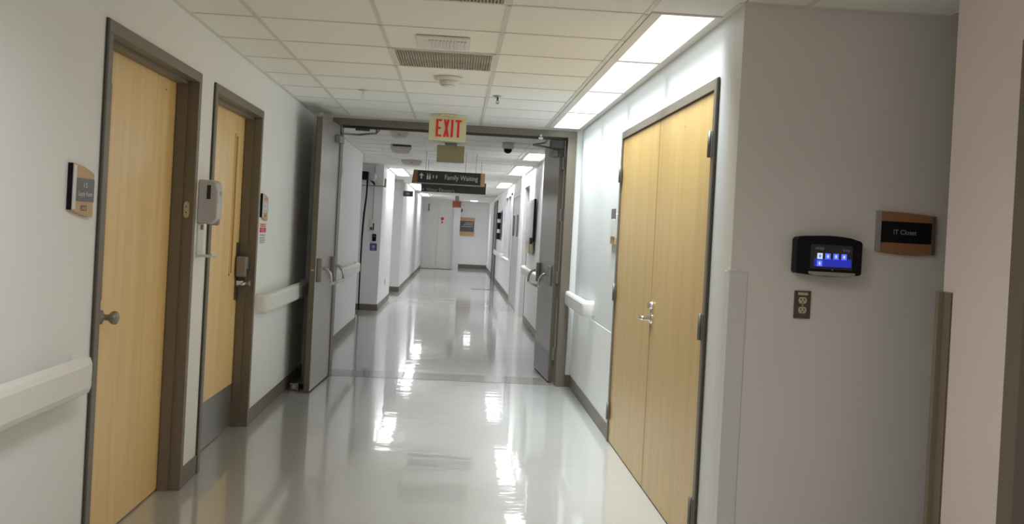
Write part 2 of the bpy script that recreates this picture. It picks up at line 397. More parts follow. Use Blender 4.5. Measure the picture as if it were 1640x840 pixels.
# ------------------------------------------------------------------ lights
def panel_light(x0, x1, y0, y1, z, mat, label, group, watts, spread, col, el=0.028):
    r = thing('ceiling_light', ((x0+x1)/2, (y0+y1)/2, z-.004), label, 'light', group)
    e = 0.028
    f = MB(); f.box(x0, x0+el, y0, y1, z-.004, z+.02).box(x1-e, x1, y0, y1, z-.004, z+.02)
    f.box(x0+el, x1-e, y0, y0+e*.6, z-.004, z+.02).box(x0+el, x1-e, y1-e*.6, y1, z-.004, z+.02)
    f.build('frame', 'tee', r, 0.001, 1)
    box('diffuser', mat, r, x0+el, x1-e, y0+e*.6, y1-e*.6, z-.001, z+.01)
    la = bpy.data.lights.new('lamp', 'AREA'); la.shape = 'RECTANGLE'; la.size = x1-x0-e-el-.01; la.size_y = y1-y0-2*e-.01
    la.energy = watts; la.spread = math.radians(spread); la.color = col
    lo = bpy.data.objects.new('lamp', la); COL.objects.link(lo); lo.parent = r
    lo.location = Vector(((x0+el+x1-e)/2, (y0+y1)/2, z-.007)) - wpos(r)
    return r
ordn = ['nearest and largest', 'second nearest', 'third nearest', 'farthest']
for i, y in enumerate(LIGHTS_NEAR):
    panel_light(0.802, 1.118, y, y+1.216, C-.001, 'near_lamp', '%s glowing ceiling panel of the strip above the double wood doors' % ordn[i], 'light strip above the double doors', NEAR_W, NEAR_SPREAD, (0.90, 0.98, 1.0), 0.05)
far = [(0.83, 12.25, 'single glowing ceiling panel beyond the open right fire door'),
       (0.83, 14.75, 'nearer panel of the middle pair of lights on the far right ceiling'), (0.83, 16.0, 'farther panel of the middle pair of lights on the far right ceiling'),
       (0.83, 20.2, 'nearer panel of the last pair of lights on the far right ceiling'), (0.83, 21.45, 'farther panel of the last pair of lights on the far right ceiling'),
       (-1.255, 17.2, 'nearer panel of the first light pair by the left wall pier'), (-1.255, 18.45, 'farther panel of the first light pair by the left wall pier'),
       (-1.19, 23.1, 'first of three glowing panels above the far left wall'), (-1.19, 24.35, 'second of three glowing panels above the far left wall'),
       (-1.19, 25.6, 'third of three glowing panels above the far left wall'),
       (-1.19, 29.2, 'nearer of the last two glowing panels before the grey doors'), (-1.19, 30.45, 'farther of the last two glowing panels before the grey doors'),
       (0.4, 33.6, 'ceiling panel lighting the far end wall with the big sign')]
for x, y, lb in far:
    panel_light(x, x+.29, y, y+1.216, C-.001, 'far_lamp', lb, 'ceiling lights beyond the fire doors', FAR_W, FAR_SPREAD, (0.96, 0.98, 1.0))
for k, y in enumerate((-1.8, 1.6)):
    panel_light(-0.43, 0.17, y, y+1.216, C-.003, 'back_lamp', ['ceiling panel well behind the viewer', 'ceiling panel just above the viewer'][k], 'ceiling lights behind the viewer', BACK_W, BACK_SPREAD, (1.0, 0.97, 0.94))

# ------------------------------------------------------------------ single wood doors, left wall
def frame_parts(root, Y0, Y1, z1, xf, depth, side, fw_=0.05, sill=0.0):
    """painted steel frame in a wall parallel to Y. xf: wall face; side=+1 when the corridor lies toward +X"""
    s = side; face = xf + s*0.012; back = xf - s*depth
    for nm, a, b in (('frame_jamb', Y0, Y0+fw_), ('frame_jamb', Y1-fw_, Y1)):
        box(nm, 'bronze', root, face, xf-s*0.20, a, b, 0, z1-fw_, 0.002)
    box('frame_head', 'bronze', root, face, xf-s*0.20, Y0, Y1, z1-fw_, z1, 0.002)
    # stop halfway in
    st = MB()
    for a, b in ((Y0+fw_, Y0+fw_+.016), (Y1-fw_-.016, Y1-fw_)): st.box(xf-s*.045, back+s*.002, a, b, 0, z1-fw_)
    st.box(xf-s*.045, back+s*.002, Y0+fw_+.016, Y1-fw_-.016, z1-fw_-.016, z1-fw_)
    st.build('door_stop', 'bronze', root)
def make_door1():
    r = thing('door_1', (XL-.05, 4.53, 0), 'maple door nearest on the left, knob at near edge, brown frame', 'door', None, 'structure')
    frame_parts(r, D1[0], D1[1], H, XL, 0.10, 1)
    box('shadow_gap_strip', 'bronze_and_shadow', r, XL+.002, XL+.010, D1[0]-.012, D1[0], 0, H, 0.001)  # dark strip painted in for the shadow gap beside the frame
    lf = box('door_leaf', 'maple', r, -1.525, -1.482, D1[0]+.053, D1[1]-.056, 0.008, H-.054, 0.002)
    m = MB(); y0, y1, z0, z1 = 4.10, 4.222, 1.06, 1.97
    m.box(-1.482, -1.478, y0, y0+.012, z0, z1).box(-1.482, -1.478, y1-.012, y1, z0, z1).box(-1.482, -1.478, y0, y1, z0, z0+.012).box(-1.482, -1.478, y0, y1, z1-.012, z1)
    m.build('vision_bead', 'maple_dark', lf, 0.001, 1)
    box('vision_pane', 'maple_dark', lf, -1.482, -1.480, y0+.012, y1-.012, z0+.012, z1-.012)
    k = MB().lathe([(.030, 0), (.030, .006), (.014, .010), (.013, .035), (.024, .045), (.029, .056), (.027, .068), (.018, .074), (.004, .075)], (-1.482, 4.225, 0.985), (1, 0, 0))
    k.build('door_knob', 'nickel', lf)
    MB().tube([(-1.4818, 4.98, 2.055), (-1.4805, 4.98, 2.055)], .006).build('screw_mark', 'maple_dark', lf)
    sp = MB(); pts = []
    for i in range(24):
        t = 2*math.pi*i/24; c_, s_ = math.cos(t), math.sin(t)
        pts.append((-1.404+.0145*c_, 1.463+.022*(1 if s_ > 0 else -1)+.0145*s_*1.4))
    sp.prism(pts, D1[1]-.0535, D1[1]-.05, 'Y'); sp.build('strike_plate', 'ivory', r)
    MB().tube([(-1.404, D1[1]-.055, 1.478), (-1.404, D1[1]-.0534, 1.478)], .004).build('screw', 'brownplate', r)
    MB().tube([(-1.404, D1[1]-.055, 1.448), (-1.404, D1[1]-.0534, 1.448)], .004).build('screw', 'brownplate', r)
make_door1()
def make_door2():
    r = thing('door_2', (XL-.05, 6.19, 0), 'second maple door on the left with lever lock and steel kick plate', 'door', None, 'structure')
    frame_parts(r, D2[0], D2[1], H, XL, 0.10, 1)
    box('shadow_gap_strip', 'bronze_and_shadow', r, XL+.002, XL+.010, D2[0]-.012, D2[0], 0, H, 0.001)  # again a dark strip standing in for the shadow gap
    lf = box('door_leaf', 'maple', r, -1.525, -1.482, D2[0]+.053, D2[1]-.056, 0.008, H-.054, 0.002)
    y0, y1, z0, z1 = 6.53, 6.62, 1.05, 1.985
    m = MB().box(-1.482, -1.476, y0, y0+.014, z0, z1).box(-1.482, -1.476, y1-.014, y1, z0, z1).box(-1.482, -1.476, y0, y1, z0, z0+.014).box(-1.482, -1.476, y0, y1, z1-.014, z1)
    m.build('vision_bead', 'maple', lf, 0.001, 1)
    box('vision_pane', 'maple_dark', lf, -1.482, -1.479, y0+.014, y1-.014, z0+.014, z1-.014)
    box('kick_plate', 'kick', lf, -1.482, -1.4795, D2[0]+.06, D2[1]-.062, 0.012, 0.30, 0.001, seg=1)
    box('escutcheon', 'bronze_and_shadow', lf, -1.482, -1.474, 6.725, 6.802, 0.875, 1.265, 0.002)
    box('lock_case', 'nickel', lf, -1.474, -1.405, 6.70, 6.785, 1.035, 1.175, 0.012, seg=3)
    box('keypad', 'dark', lf, -1.4055, -1.4035, 6.715, 6.77, 1.045, 1.09, 0.001, seg=1)
    lv = MB().lathe([(.028, 0), (.028, .008), (.016, .014), (.013, .05)], (-1.474, 6.755, 0.992), (1, 0, 0))
    lv.tube([(-1.43, 6.755, .992), (-1.418, 6.745, .992), (-1.412, 6.72, .992), (-1.412, 6.62, .990)], [.012, .012, .011, .009])
    lv.tube([(-1.425, 6.755, .992), (-1.395, 6.755, .992), (-1.385, 6.755, .992)], [.012, .013, .022])
    lv.build('lever_handle', 'steel', lf)
make_door2()

# ------------------------------------------------------------------ double wood doors, right wall
def make_door3():
    r = thing('door_3', (XR+.05, 5.6, 0), 'tall pair of pale maple doors in the right wall with lever handle', 'door', None, 'structure')
    a, b = D3; fw_ = 0.05
    box('frame_jamb', 'bronze', r, XR-.014, XR+.18, a, a+.042, 0, H-fw_, 0.002)
    box('shadow_gap_strip', 'bronze_and_shadow', r, XR-.012, XR-.002, a-.014, a, 0, H, 0.001)  # shadowed gap at the near jamb, drawn as a dark strip
    box('frame_jamb', 'bronze', r, XR-.014, XR+.18, b-.042, b, 0, H-fw_, 0.002)
    box('frame_head', 'bronze', r, XR-.014, XR+.18, a, b, H-fw_, H, 0.002)
    mid = 5.582
    near = box('door_leaf', 'maple_pale', r, XR-.004, XR+.04, a+.046, mid-.003, 0.008, H-fw_-.004, 0.002)
    farl = box('door_leaf', 'maple_pale', r, XR-.004, XR+.04, mid+.004, b-.046, 0.008, H-fw_-.004, 0.002)
    box('seam_edge', 'maple_dark', near, XR-.0048, XR-.004, mid-.014, mid-.003, 0.01, H-fw_-.006)
    for z in (1.88, 1.052, 0.217):
        for (yy, lf) in ((a+.044, near), (b-.044, farl)):
            h = MB().tube([(XR-.022, yy, z-.06), (XR-.022, yy, z+.06)], .0085, 10)
            h.box(XR-.018, XR-.0145, yy-.034, yy+.034, z-.057, z+.057)
            h.build('hinge', 'hinge', lf)
    y = mid-.055; x = XR-.004
    lv = MB().lathe([(.032, 0), (.032, .006), (.026, .012), (.014, .016), (.012, .05)], (x, y, .985), (-1, 0, 0))
    lv.tube([(x-.045, y, .985), (x-.058, y+.008, .985), (x-.062, y+.03, .984), (x-.060, y+.09, .980), (x-.052, y+.125, .976)], [.012, .012, .011, .0095, .008])
    lv.build('lever_handle', 'chrome', near)
    db = MB().lathe([(.024, 0), (.024, .008), (.019, .018), (.017, .024)], (x, y-.005, 1.058), (-1, 0, 0)); db.box(x-.036, x-.022, y-.009, y-.001, 1.04, 1.076)
    db.build('deadbolt', 'chrome', near)
    box('latch_plate', 'nickel', near, x-.004, x, mid-.02, mid-.004, 0.92, 1.09, 0.001, seg=1)
    MB().tube([(x-.001, 4.95, 2.02), (x+.001, 4.95, 2.02)], .006).build('screw_mark', 'maple_dark', near)
make_door3()

# ------------------------------------------------------------------ cross-corridor fire doors
def exit_device(leaf, xface, y0, y1, s, T):
    """crossbar panic device on a leaf parallel to Y; s = direction from the face into the corridor"""
    for yc in (y0, y1):
        box('device_case', 'nickel', leaf, xface, xface+s*.040, yc-.024, yc+.024, .925, 1.125, 0.008, T=T)
        d = 0.012 if yc == y0 else -0.012
        ar = MB(T)
        ar.tube([(xface+s*.05, yc+d, 1.045), (xface+s*.085, yc+d, 1.035), (xface+s*.112, yc+d, 1.0), (xface+s*.122, yc+d, .955), (xface+s*.122, yc+d, .915)], [.013, .013, .012, .011, .012], 8)
        ar.build('device_arm', 'steel', leaf)
    bar = MB(T).tube([(xface+s*.122, y0-.005, .915), (xface+s*.122, y1+.005, .915)], .0135, 12)
    bar.build('push_bar', 'steel', leaf)
def make_fire_doors():
    r = thing('door_4', (-0.06, 9.3, 0), 'pair of grey steel fire doors standing open across the corridor', 'door', None, 'structure')
    jx0, jx1, hz = -1.20, 1.085, 2.41
    box('frame_jamb', 'bronze', r, jx0, jx0+.085, FY-.02, FY+.17, 0, hz-.062, 0.003)
    box('frame_jamb', 'bronze', r, jx1-.085, jx1, FY-.02, FY+.17, 0, hz-.062, 0.003)
    box('frame_head', 'bronze', r, jx0, jx1, FY-.02, FY+.17, hz-.062, hz, 0.003)
    box('head_stop', 'bronze_and_shadow', r, jx0+.085, jx1-.085, FY+.05, FY+.09, hz-.082, hz-.062, 0.002)
    # left leaf, swung toward us
    px, py = jx0+.075, FY-.01
    T = rotz(px, py, math.radians(-2.2))
    L = box('door_leaf', 'fire', r, px-.047, px, py-.93, py-.004, 0.012, 2.335, 0.002, T=T)
    box('leaf_edge', 'edge', L, px-.046, px-.001, py-.934, py-.9305, 0.014, 2.313, T=T)
    box('edge_seal', 'dark', L, px-.050, px-.045, py-.935, py-.925, 0.014, 2.313, T=T)
    box('kick_plate', 'fire', L, px, px+.002, py-.91, py-.03, 0.03, 0.30, 0.001, T=T, seg=1)
    exit_device(L, px, py-.85, py-.16, 1, T)
    box('edge_latch', 'signwood', L, px-.035, px-.012, py-.9365, py-.934, 1.02, 1.035, T=T)
    cl = box('closer_body', 'nickel', L, px, px+.05, py-.30, py-.06, 2.16, 2.225, 0.008, T=T)
    ca = MB(T).tube([(px+.03, py-.10, 2.235), (px+.03, py-.10, 2.26)], .016, 10).tube([(px+.03, py-.10, 2.255), (px+.16, py+.05, 2.265)], .009, 8)
    ca.tube([(px+.16, py+.05, 2.265), (px+.33, py+.02, 2.285), (px+.36, py+.02, 2.32)], .009, 8)
    ca.build('closer_arm', 'nickel', L)
    tb = MB(T).box(px-.03, px-.005, py-.93, py-.905, 2.315, 2.345).box(px+.002, px+.012, py-.89, py-.87, 2.28, 2.32)
    tb.build('top_latch', 'steel', L)
    # right leaf, swung away
    qx, qy = jx1-.088, FY+.19
    T = rotz(qx, qy, math.radians(3.2))
    R_ = box('door_leaf', 'fire', r, qx-.047, qx, qy+.004, qy+1.03, 0.012, 2.335, 0.002, T=T)
    box('kick_plate', 'kick', R_, qx-.0495, qx-.047, qy+.04, qy+1.0, 0.03, 0.30, 0.001, T=T, seg=1)
    exit_device(R_, qx-.047, qy+.14, qy+.93, -1, T)
    for z in (2.12, 1.62, 1.02, 0.28):
        h = MB().tube([(qx-.004, qy-.010, z-.06), (qx-.004, qy-.010, z+.06)], .010, 10).box(qx-.02, qx+.0, qy-.02, qy-.016, z-.058, z+.058)
        h.build('hinge', 'nickel', R_)
    box('leaf_edge', 'edge', R_, qx-.046, qx-.001, qy+.001, qy+.0035, 0.014, 2.313, T=T)
    cb = box('closer_body', 'nickel', R_, qx-.105, qx-.047, qy+.06, qy+.33, 2.19, 2.255, 0.008, T=T)
    ca = MB(T).tube([(qx-.075, qy+.16, 2.25), (qx-.075, qy+.16, 2.275)], .016, 10).tube([(qx-.075, qy+.16, 2.27), (qx-.30, qy+.06, 2.285)], .010, 8)
    ca.tube([(qx-.30, qy+.06, 2.285), (qx-.20, qy-.06, 2.30), (qx-.19, qy-.08, 2.325)], .009, 8)
    ca.build('closer_arm', 'nickel', R_)
    co_ = MB().box(qx-.15, qx-.03, FY+.03, FY+.16, 2.25, 2.322); co_.build('header_bracket', 'dark', r)
    hk = MB().tube([(.74, FY-.022, 2.35), (.74, FY-.045, 2.35)], .012, 8).box(.72, .76, FY-.05, FY-.02, 2.318, 2.335)
    hk.build('header_catch', 'steel', r)
    dl = MB().box(-.99, -.86, FY+.0, FY+.05, 2.305, 2.326).box(-.80, -.79, FY-.01, FY+.01, 2.28, 2.326); dl.build('header_latch', 'bronze_and_shadow', r)
make_fire_doors()
st = thing('door_holder', (-1.30, 8.36, 0), 'small grey floor block holding the left fire door open', 'door stop')
box('base', 'nickel', st, -1.335, -1.262, 8.33, 8.41, 0, 0.062, 0.006)
MB().lathe([(.022, 0), (.022, .012), (.014, .016), (.004, .017)], (-1.30, 8.33, .033), (0, -1, 0), 16).build('magnet', 'greycase', st)
box('catch_arm', 'black', st, -1.262, -1.20, 8.35, 8.39, .012, .05, 0.004)

# ------------------------------------------------------------------ handrails and guards
def handrail(name, xw, s, y0, y1, label, ret0=True, ret1=True, z0=.768, z1=.908):
    """vinyl bumper rail on a wall face xw, corridor toward s"""
    r = thing('handrail', (xw+s*.05, (y0+y1)/2, z0), label, 'handrail', 'corridor handrails')
    prof = [(s*.045, z0+.012), (s*.06, z0), (s*.085, z0+.008), (s*.092, z0+.03), (s*.092, z1-.03), (s*.085, z1-.008), (s*.06, z1), (s*.045, z1-.012)]
    e = 0.085
    MB().prism([(xw+p[0], p[1]) for p in prof], y0+(e if ret0 else 0), y1-(e if ret1 else 0), 'Y').build('rail', 'rail', r, 0.004)
    for flag, yc, d in ((ret0, y0, 1), (ret1, y1, -1)):
        if not flag: continue
        n = 8; vs = []; fs = []; k = len(prof)
        for i in range(n+1):
            t = math.pi/2*i/n
            for (px, pz) in prof:
                rr = abs(px)-.008
                # sweep a quarter circle from the straight run round to the wall
                cyy = yc+d*e; off = (abs(px)-.0)
                vs.append((xw+s*(off*math.cos(t)), cyy-d*(off*math.sin(t)*e/.092), pz))
        for i in range(n):
            for j in range(k):
                fs.append((i*k+j, i*k+(j+1) % k, (i+1)*k+(j+1) % k, (i+1)*k+j))
        fs += [tuple(range(k)), tuple(range(n*k, n*k+k))]
        MB().add(vs, fs, True).build('end_return', 'rail', r)
    y = y0+.18
    while y < y1-.1:
        box('bracket', 'guard', r, xw, xw+s*.05, y-.03, y+.03, z0+.04, z1-.04); y += .8
handrail('h', XL, 1, -3.0, 3.69, 'cream vinyl handrail at lower left, ending at the nearest door', False, True)
handrail('h', XL, 1, 6.94, 8.9, 'cream handrail between second left door and open fire door')
handrail('h', XL, 1, 9.6, 13.55, 'cream handrail on the left wall beyond the fire doors', False, True)
handrail('h', XR, -1, 7.86, FY, 'short cream handrail ending beside the right fire door frame', True, False)
handrail('h', XR, -1, 9.6, 15.62, 'cream handrail behind the right fire door under notice board', False, True)
handrail('h', XR, -1, 23.2, 27.6, 'far cream handrail by the dark doorway down the right wall')
g1 = MB().box(XR-.0025, XR, D3[1], FY, bh, .752); tag(g1.build('wall_panel', 'wall', None, 0.001, 1), 'pale wall protection sheet below the right handrail', 'wall panel')
g2 = thing('corner_guard', (1.16, 4.0, 0), 'pale plastic corner guard left of the outlet, waist high', 'corner guard', 'wall corner guards')
MB().prism([(XR-.004, 3.996), (1.212, 3.996), (1.212, 4.0), (XR, 4.0), (XR, 4.075), (XR-.004, 4.075)], bh, 1.322, 'Z').build('guard_body', 'guard', g2, 0.001, 1)
MB().prism([(XR-.006, 3.994), (1.165, 3.994), (1.165, 4.0), (XR, 4.0), (XR, 4.03), (XR-.006, 4.03)], 1.322, 1.332, 'Z').build('top_cap', 'white', g2, 0.001, 1)
g3 = thing('corner_guard', (1.885, 3.66, 0), 'tan corner guard on the rose wall end at far right', 'corner guard', 'wall corner guards')
MB().prism([(1.881, 3.61), (1.885, 3.61), (1.885, 3.68), (1.93, 3.68), (1.93, 3.685), (1.857, 3.685), (1.857, 3.66), (1.881, 3.66)], bh, 1.295, 'Z').build('guard_body', 'guard_tan', g3, 0.001, 1)
box('edge_shadow', 'signbrown', g3, 1.880, 1.885, 3.606, 3.611, bh, 1.295)  # brown strip painted in for the shadow along the guard's border
g4 = MB().box(1.09, XR-.01, FY-.012, FY, bh+.006, .735); tag(g4.build('end_guard', 'guard', None, 0.003), 'narrow cream guard panel under the short right handrail', 'wall guard')

# frame strip of the door at the right edge
d7 = thing('door_7', (1.95, 2.6, 0), 'brown door frame at the extreme right edge of the picture', 'door', None, 'structure')
for a, b in ((3.12, 3.21), (2.0, 2.09)): box('frame_jamb', 'bronze', d7, 1.870, 2.1, a, b, 0, H-.05, 0.002)
box('frame_head', 'bronze', d7, 1.870, 2.1, 2.0, 3.21, H-.05, H, 0.002)
box('door_leaf', 'wall_shaded', d7, 1.96, 2.0, 2.09, 3.12, 0.01, H-.05, 0.002)

# ------------------------------------------------------------------ signs on the near walls
def arch_panel(cy, hw, z0, z1, top, bot, n=10):
    """outline in (along, z): straight sides, gently arched top and bottom, the arch falling to one side"""
    pts = [(cy-hw, z0)]
    for i in range(n+1):
        t = i/n; pts.append((cy-hw+2*hw*t, z0+bot(t)))
    for i in range(n, -1, -1):
        t = i/n; pts.append((cy-hw+2*hw*t, z1+top(t)))
    return pts[1:]
def room_sign_left(yc, zc, label, lines, low, hw=.103, hh=.085, fade=False):
    r = thing('room_sign', (XL, yc, zc-hh), label, 'sign', 'room signs with wooden bands')
    top = lambda t: .004-.030*t*t; bot = lambda t: .004-.026*math.sin(t*math.pi/2)
    pts = arch_panel(yc, hw, zc-hh+.012, zc+hh+.008, top, bot)
    MB().prism(pts, XL, XL+.016, 'X').build('backing', 'signwood', r, 0.001, 1)
    box('near_edge', 'black', r, XL, XL+.017, yc-hw-.007, yc-hw-.001, zc-hh+.015, zc+hh+.012, 0.001, seg=1)
    box('light_strip', 'white', r, XL+.016, XL+.019, yc-hw, yc-hw+.028, zc-hh+.018, zc+hh+.006)
    box('name_band', 'lavender' if fade else 'slate', r, XL+.016, XL+.019, yc-hw+.030, yc+hw-.004, zc-.038, zc+.046)
    for i, (tx, w_, h_, dz) in enumerate(lines):
        text('lettering', tx, (XL+.0195, yc+.012, zc+dz), (0, 1, 0), (0, 0, 1), w_, h_, 'print_w', r)
    if fade:
        for dz in (.022, -.008): box('print_line', 'print_w', r, XL+.019, XL+.0196, yc-.05, yc+.06, zc+dz-.006, zc+dz+.006)
        box('number', 'signbrown', r, XL+.016, XL+.0166, yc-.01, yc+.035, zc-.068, zc-.05)
    if low: tag(text('number', low, (XL+.0165, yc+.01, zc-.062), (0, 1, 0), (0, 0, 1), .06, .020, 'print_k', r), None)
    return r
room_sign_left(3.652, 1.503, 'arched wood and grey sign left of the nearest door', [('15', .035, .018, .022), ('Supply Room', .135, .022, -.012)], 'B22')
room_sign_left(7.045, 1.515, 'small arched sign right of the second door above red sticker', [], None, fade=True)
rs = thing('warning_sticker', (XL, 7.06, 1.335), 'small red and white sticker under sign beside second door', 'sticker')
box('paper', 'print_w', rs, XL, XL+.002, 6.945, 7.19, 1.335, 1.405)
box('red_block', 'red', rs, XL+.002, XL+.0026, 6.955, 7.18, 1.338, 1.372)
for dz in (1.396, 1.383): box('print_line', 'red', rs, XL+.002, XL+.0026, 6.97, 7.16, dz-.004, dz+.003)
text('symbol', 'O', (XL+.0027, 7.065, 1.355), (0, 1, 0), (0, 0, 1), .06, .022, 'print_w', rs)
rp = thing('notice_paper', (XL, 7.06, 1.255), 'small white notice with grey print below the red sticker', 'paper')
box('paper', 'white', rp, XL, XL+.0015, 6.96, 7.18, 1.255, 1.33)
for i, z in enumerate((1.318, 1.298, 1.283, 1.268)):
    box('print_line', 'print_g', rp, XL+.0015, XL+.002, 6.985, 7.15-.02*(i % 2), z-.004, z+.004)
# dispenser between the doors
ds = thing('sanitizer_dispenser', (XL, 5.35, 1.21), 'pale lilac hand sanitizer dispenser with drip tray between the doors', 'dispenser')
MB().prism([(XL, 1.40), (XL+.02, 1.392), (XL+.075, 1.392), (XL+.102, 1.42), (XL+.104, 1.56), (XL+.092, 1.618), (XL+.07, 1.628), (XL, 1.628)], 5.29, 5.41, 'Y').build('housing', 'lavender', ds, 0.010, 3)
box('level_window', 'dark', ds, XL+.045, XL+.066, 5.2885, 5.292, 1.525, 1.60, 0.001, seg=1)
box('sensor_mark', 'greycase', ds, XL+.1035, XL+.1055, 5.34, 5.36, 1.545, 1.57, 0.001, seg=1)
MB().lathe([(.026, 0), (.026, .03), (.018, .038)], (XL+.075, 5.37, 1.425), (0, 0, -1), 16).build('nozzle', 'greycase', ds)
box('back_plate', 'white', ds, XL, XL+.012, 5.295, 5.40, 1.225, 1.392, 0.003)
dt = MB().prism([(XL, 1.214), (XL+.075, 1.214), (XL+.088, 1.224), (XL+.088, 1.236), (XL+.08, 1.236), (XL+.074, 1.224), (XL, 1.228)], 5.295, 5.40, 'Y'); dt.build('drip_tray', 'white', ds, 0.002)
box('tray_clip', 'greycase', ds, XL+.012, XL+.022, 5.335, 5.36, 1.36, 1.385, 0.002)
# sign box on the right wall, seen almost edge-on
rsn = thing('room_sign', (XR, 7.03, 1.38), 'wall sign seen edge-on beside the double wood doors', 'sign', 'room signs with wooden bands')
box('backing', 'guard', rsn, XR-.014, XR, 6.92, 7.14, 1.43, 1.60, 0.002)
box('name_band', 'slate', rsn, XR-.018, XR-.014, 6.94, 7.12, 1.565, 1.64, 0.001)
box('card_pocket', 'white', rsn, XR-.024, XR-.014, 6.94, 7.11, 1.44, 1.565, 0.002)
box('wood_foot', 'signwood', rsn, XR-.016, XR, 6.92, 7.14, 1.385, 1.43, 0.002)

# ------------------------------------------------------------------ things on the shade-toned wall
tc = thing('time_clock', (1.535, 4.0, 1.325), 'black time clock terminal with lit blue screen on shade-toned wall', 'time clock')
X0, X1, Z0, Z1, YB = 1.392, 1.668, 1.330, 1.488, 3.938
pts = [(X0, Z0+.008), (X0+.006, Z0), (X0+.05, Z0-.003)]
pts += [(X0+.05+(X1-X0-.1)*i/8, Z0-.003-.006*math.sin(math.pi*i/8)) for i in range(1, 8)]
pts += [(X1-.05, Z0-.003), (X1-.006, Z0+.002), (X1, Z0+.008), (X1, Z1-.026), (X1-.006, Z1-.016), (X1-.05, Z1-.004)]
pts += [(X1-.05-(X1-X0-.1)*i/8, Z1-.004+.006*math.sin(math.pi*i/8)) for i in range(1, 8)]
pts += [(X0+.05, Z1-.002), (X0+.008, Z1-.008), (X0, Z1-.018)]
MB().prism(pts, YB, 4.0, 'Y').build('housing', 'black', tc, 0.005, 2)
ys = YB-.0012
box('bezel', 'dark', tc, 1.450, 1.626, YB-.001, YB, 1.352, 1.452)
sc_ = box('screen', 'scr_blue', tc, 1.466, 1.622, ys-.001, ys, 1.362, 1.396)
for i, (xi, zi, mt) in enumerate(((1.489, 1.405, 'scr_white'), (1.522, 1.405, 'scr_icon'), (1.556, 1.405, 'scr_icon'), (1.590, 1.405, 'scr_icon'), (1.489, 1.375, 'scr_icon'))):
    ic = box('screen_icon', mt, sc_, xi-.011, xi+.011, ys-.0022, ys-.001, zi-.012, zi+.012)
    MB().prism([(xi+.004*math.cos(a*math.pi/4), zi+.007*math.sin(a*math.pi/4)) for a in range(8)], ys-.0028, ys-.0022, 'Y').build('icon_mark', 'scr_white' if i else 'scr_icon', sc_)
text('lettering', '10:52', (1.487, ys-.001, 1.436), (1, 0, 0), (0, 0, 1), .036, .010, 'scr_dim', sc_)
text('lettering', '5/16', (1.598, ys-.001, 1.432), (1, 0, 0), (0, 0, 1), .030, .010, 'scr_dim', sc_)
MB().prism([(1.540, 1.352), (1.548, 1.352), (1.544, 1.347)], ys-.002, ys, 'Y').build('home_mark', 'scr_dim', sc_)
MB().prism([(1.443, 1.341), (1.638, 1.341), (1.636, 1.330), (1.60, 1.324), (1.48, 1.324), (1.447, 1.330)], YB-.012, YB+.002, 'Y').build('card_slot', 'greycase', tc, 0.002)
ou = thing('wall_outlet', (1.449, 4.0, 1.14), 'brown duplex outlet plate with ivory sockets below time clock', 'outlet')
box('plate', 'brownplate', ou, 1.413, 1.482, 3.993, 4.0, 1.141, 1.256, 0.002)
box('label_strip', 'ivory', ou, 1.427, 1.469, 3.992, 3.9932, 1.238, 1.249)
for zc in (1.216, 1.176):
    pts = [(1.448+.0175*math.cos(2*math.pi*i/20), zc+max(-.0135, min(.0135, .0175*math.sin(2*math.pi*i/20)))) for i in range(20)]
    so = MB().prism(pts, 3.9915, 3.9935, 'Y').build('socket', 'ivory', ou)
    for dx in (-.007, .007): box('slot', 'black', so, 1.448+dx-.0018, 1.448+dx+.0018, 3.991, 3.992, zc-.001, zc+.008)
    MB().tube([(1.448, 3.991, zc-.007), (1.448, 3.992, zc-.007)], .003, 8).build('slot', 'black', so)
MB().tube([(1.448, 3.9915, 1.196), (1.448, 3.9935, 1.196)], .0035, 8).build('screw', 'ivory', ou)
it = thing('closet_sign', (1.868, 4.0, 1.425), 'brown arched sign with black band on the shade-toned wall', 'sign')
pts = []
x0, x1 = 1.744, 1.992
for i in range(13):
    t = i/12; pts.append((x0+(x1-x0)*t, 1.437-.010*math.sin(t*math.pi)-.004*t))
for i in range(12, -1, -1):
    t = i/12; pts.append((x0+(x1-x0)*t, 1.605-.012*t*t))
MB().prism(pts, 3.984, 4.0, 'Y').build('backing', 'signwood_dark', it, 0.001, 1)
box('name_band', 'black', it, x0+.016, x1-.016, 3.981, 3.984, 1.476, 1.564, 0.001, seg=1)
box('end_cap', 'greycase', it, x0-.002, x0+.016, 3.981, 4.0, 1.436, 1.606, 0.001, seg=1)
box('end_cap', 'signbrown', it, x1-.016, x1+.002, 3.981, 4.0, 1.432, 1.594, 0.001, seg=1)
text('lettering', 'IT Closet', (1.862, 3.9808, 1.521), (1, 0, 0), (0, 0, 1), .098, .020, 'print_g', it)

# ------------------------------------------------------------------ ceiling fittings, near hall
def return_grille(x0, x1, y0, y1, label, n):
    r = thing('ceiling_vent', ((x0+x1)/2, (y0+y1)/2, C-.008), label, 'vent', 'slatted ceiling vents')
    f = MB(); e = .02
    f.box(x0, x0+e, y0, y1, C-.002, C+.012).box(x1-e, x1, y0, y1, C-.002, C+.012).box(x0+e, x1-e, y0, y0+e, C-.002, C+.012).box(x0+e, x1-e, y1-e, y1, C-.002, C+.012)
    f.build('frame', 'tee', r)
    box('backing', 'dusty', r, x0+e, x1-e, y0+e, y1-e, C+.008, C+.012)
    first = None
    for i in range(n):
        x = x0+e+(x1-x0-2*e)*(i+.5)/n
        if first is None:
            first = MB().box(x-.0035, x+.0035, y0+e, y1-e, C-.004, C+.009).build('slat', 'dusty', r)
        else:
            o = first.copy(); COL.objects.link(o); o.parent = r; o.location = first.location+Vector((x-(x0+e+(x1-x0-2*e)*.5/n), 0, 0))
return_grille(-.423, .171, 5.55, 6.13, 'dusty grey return air grille in ceiling before smoke detector', 36)
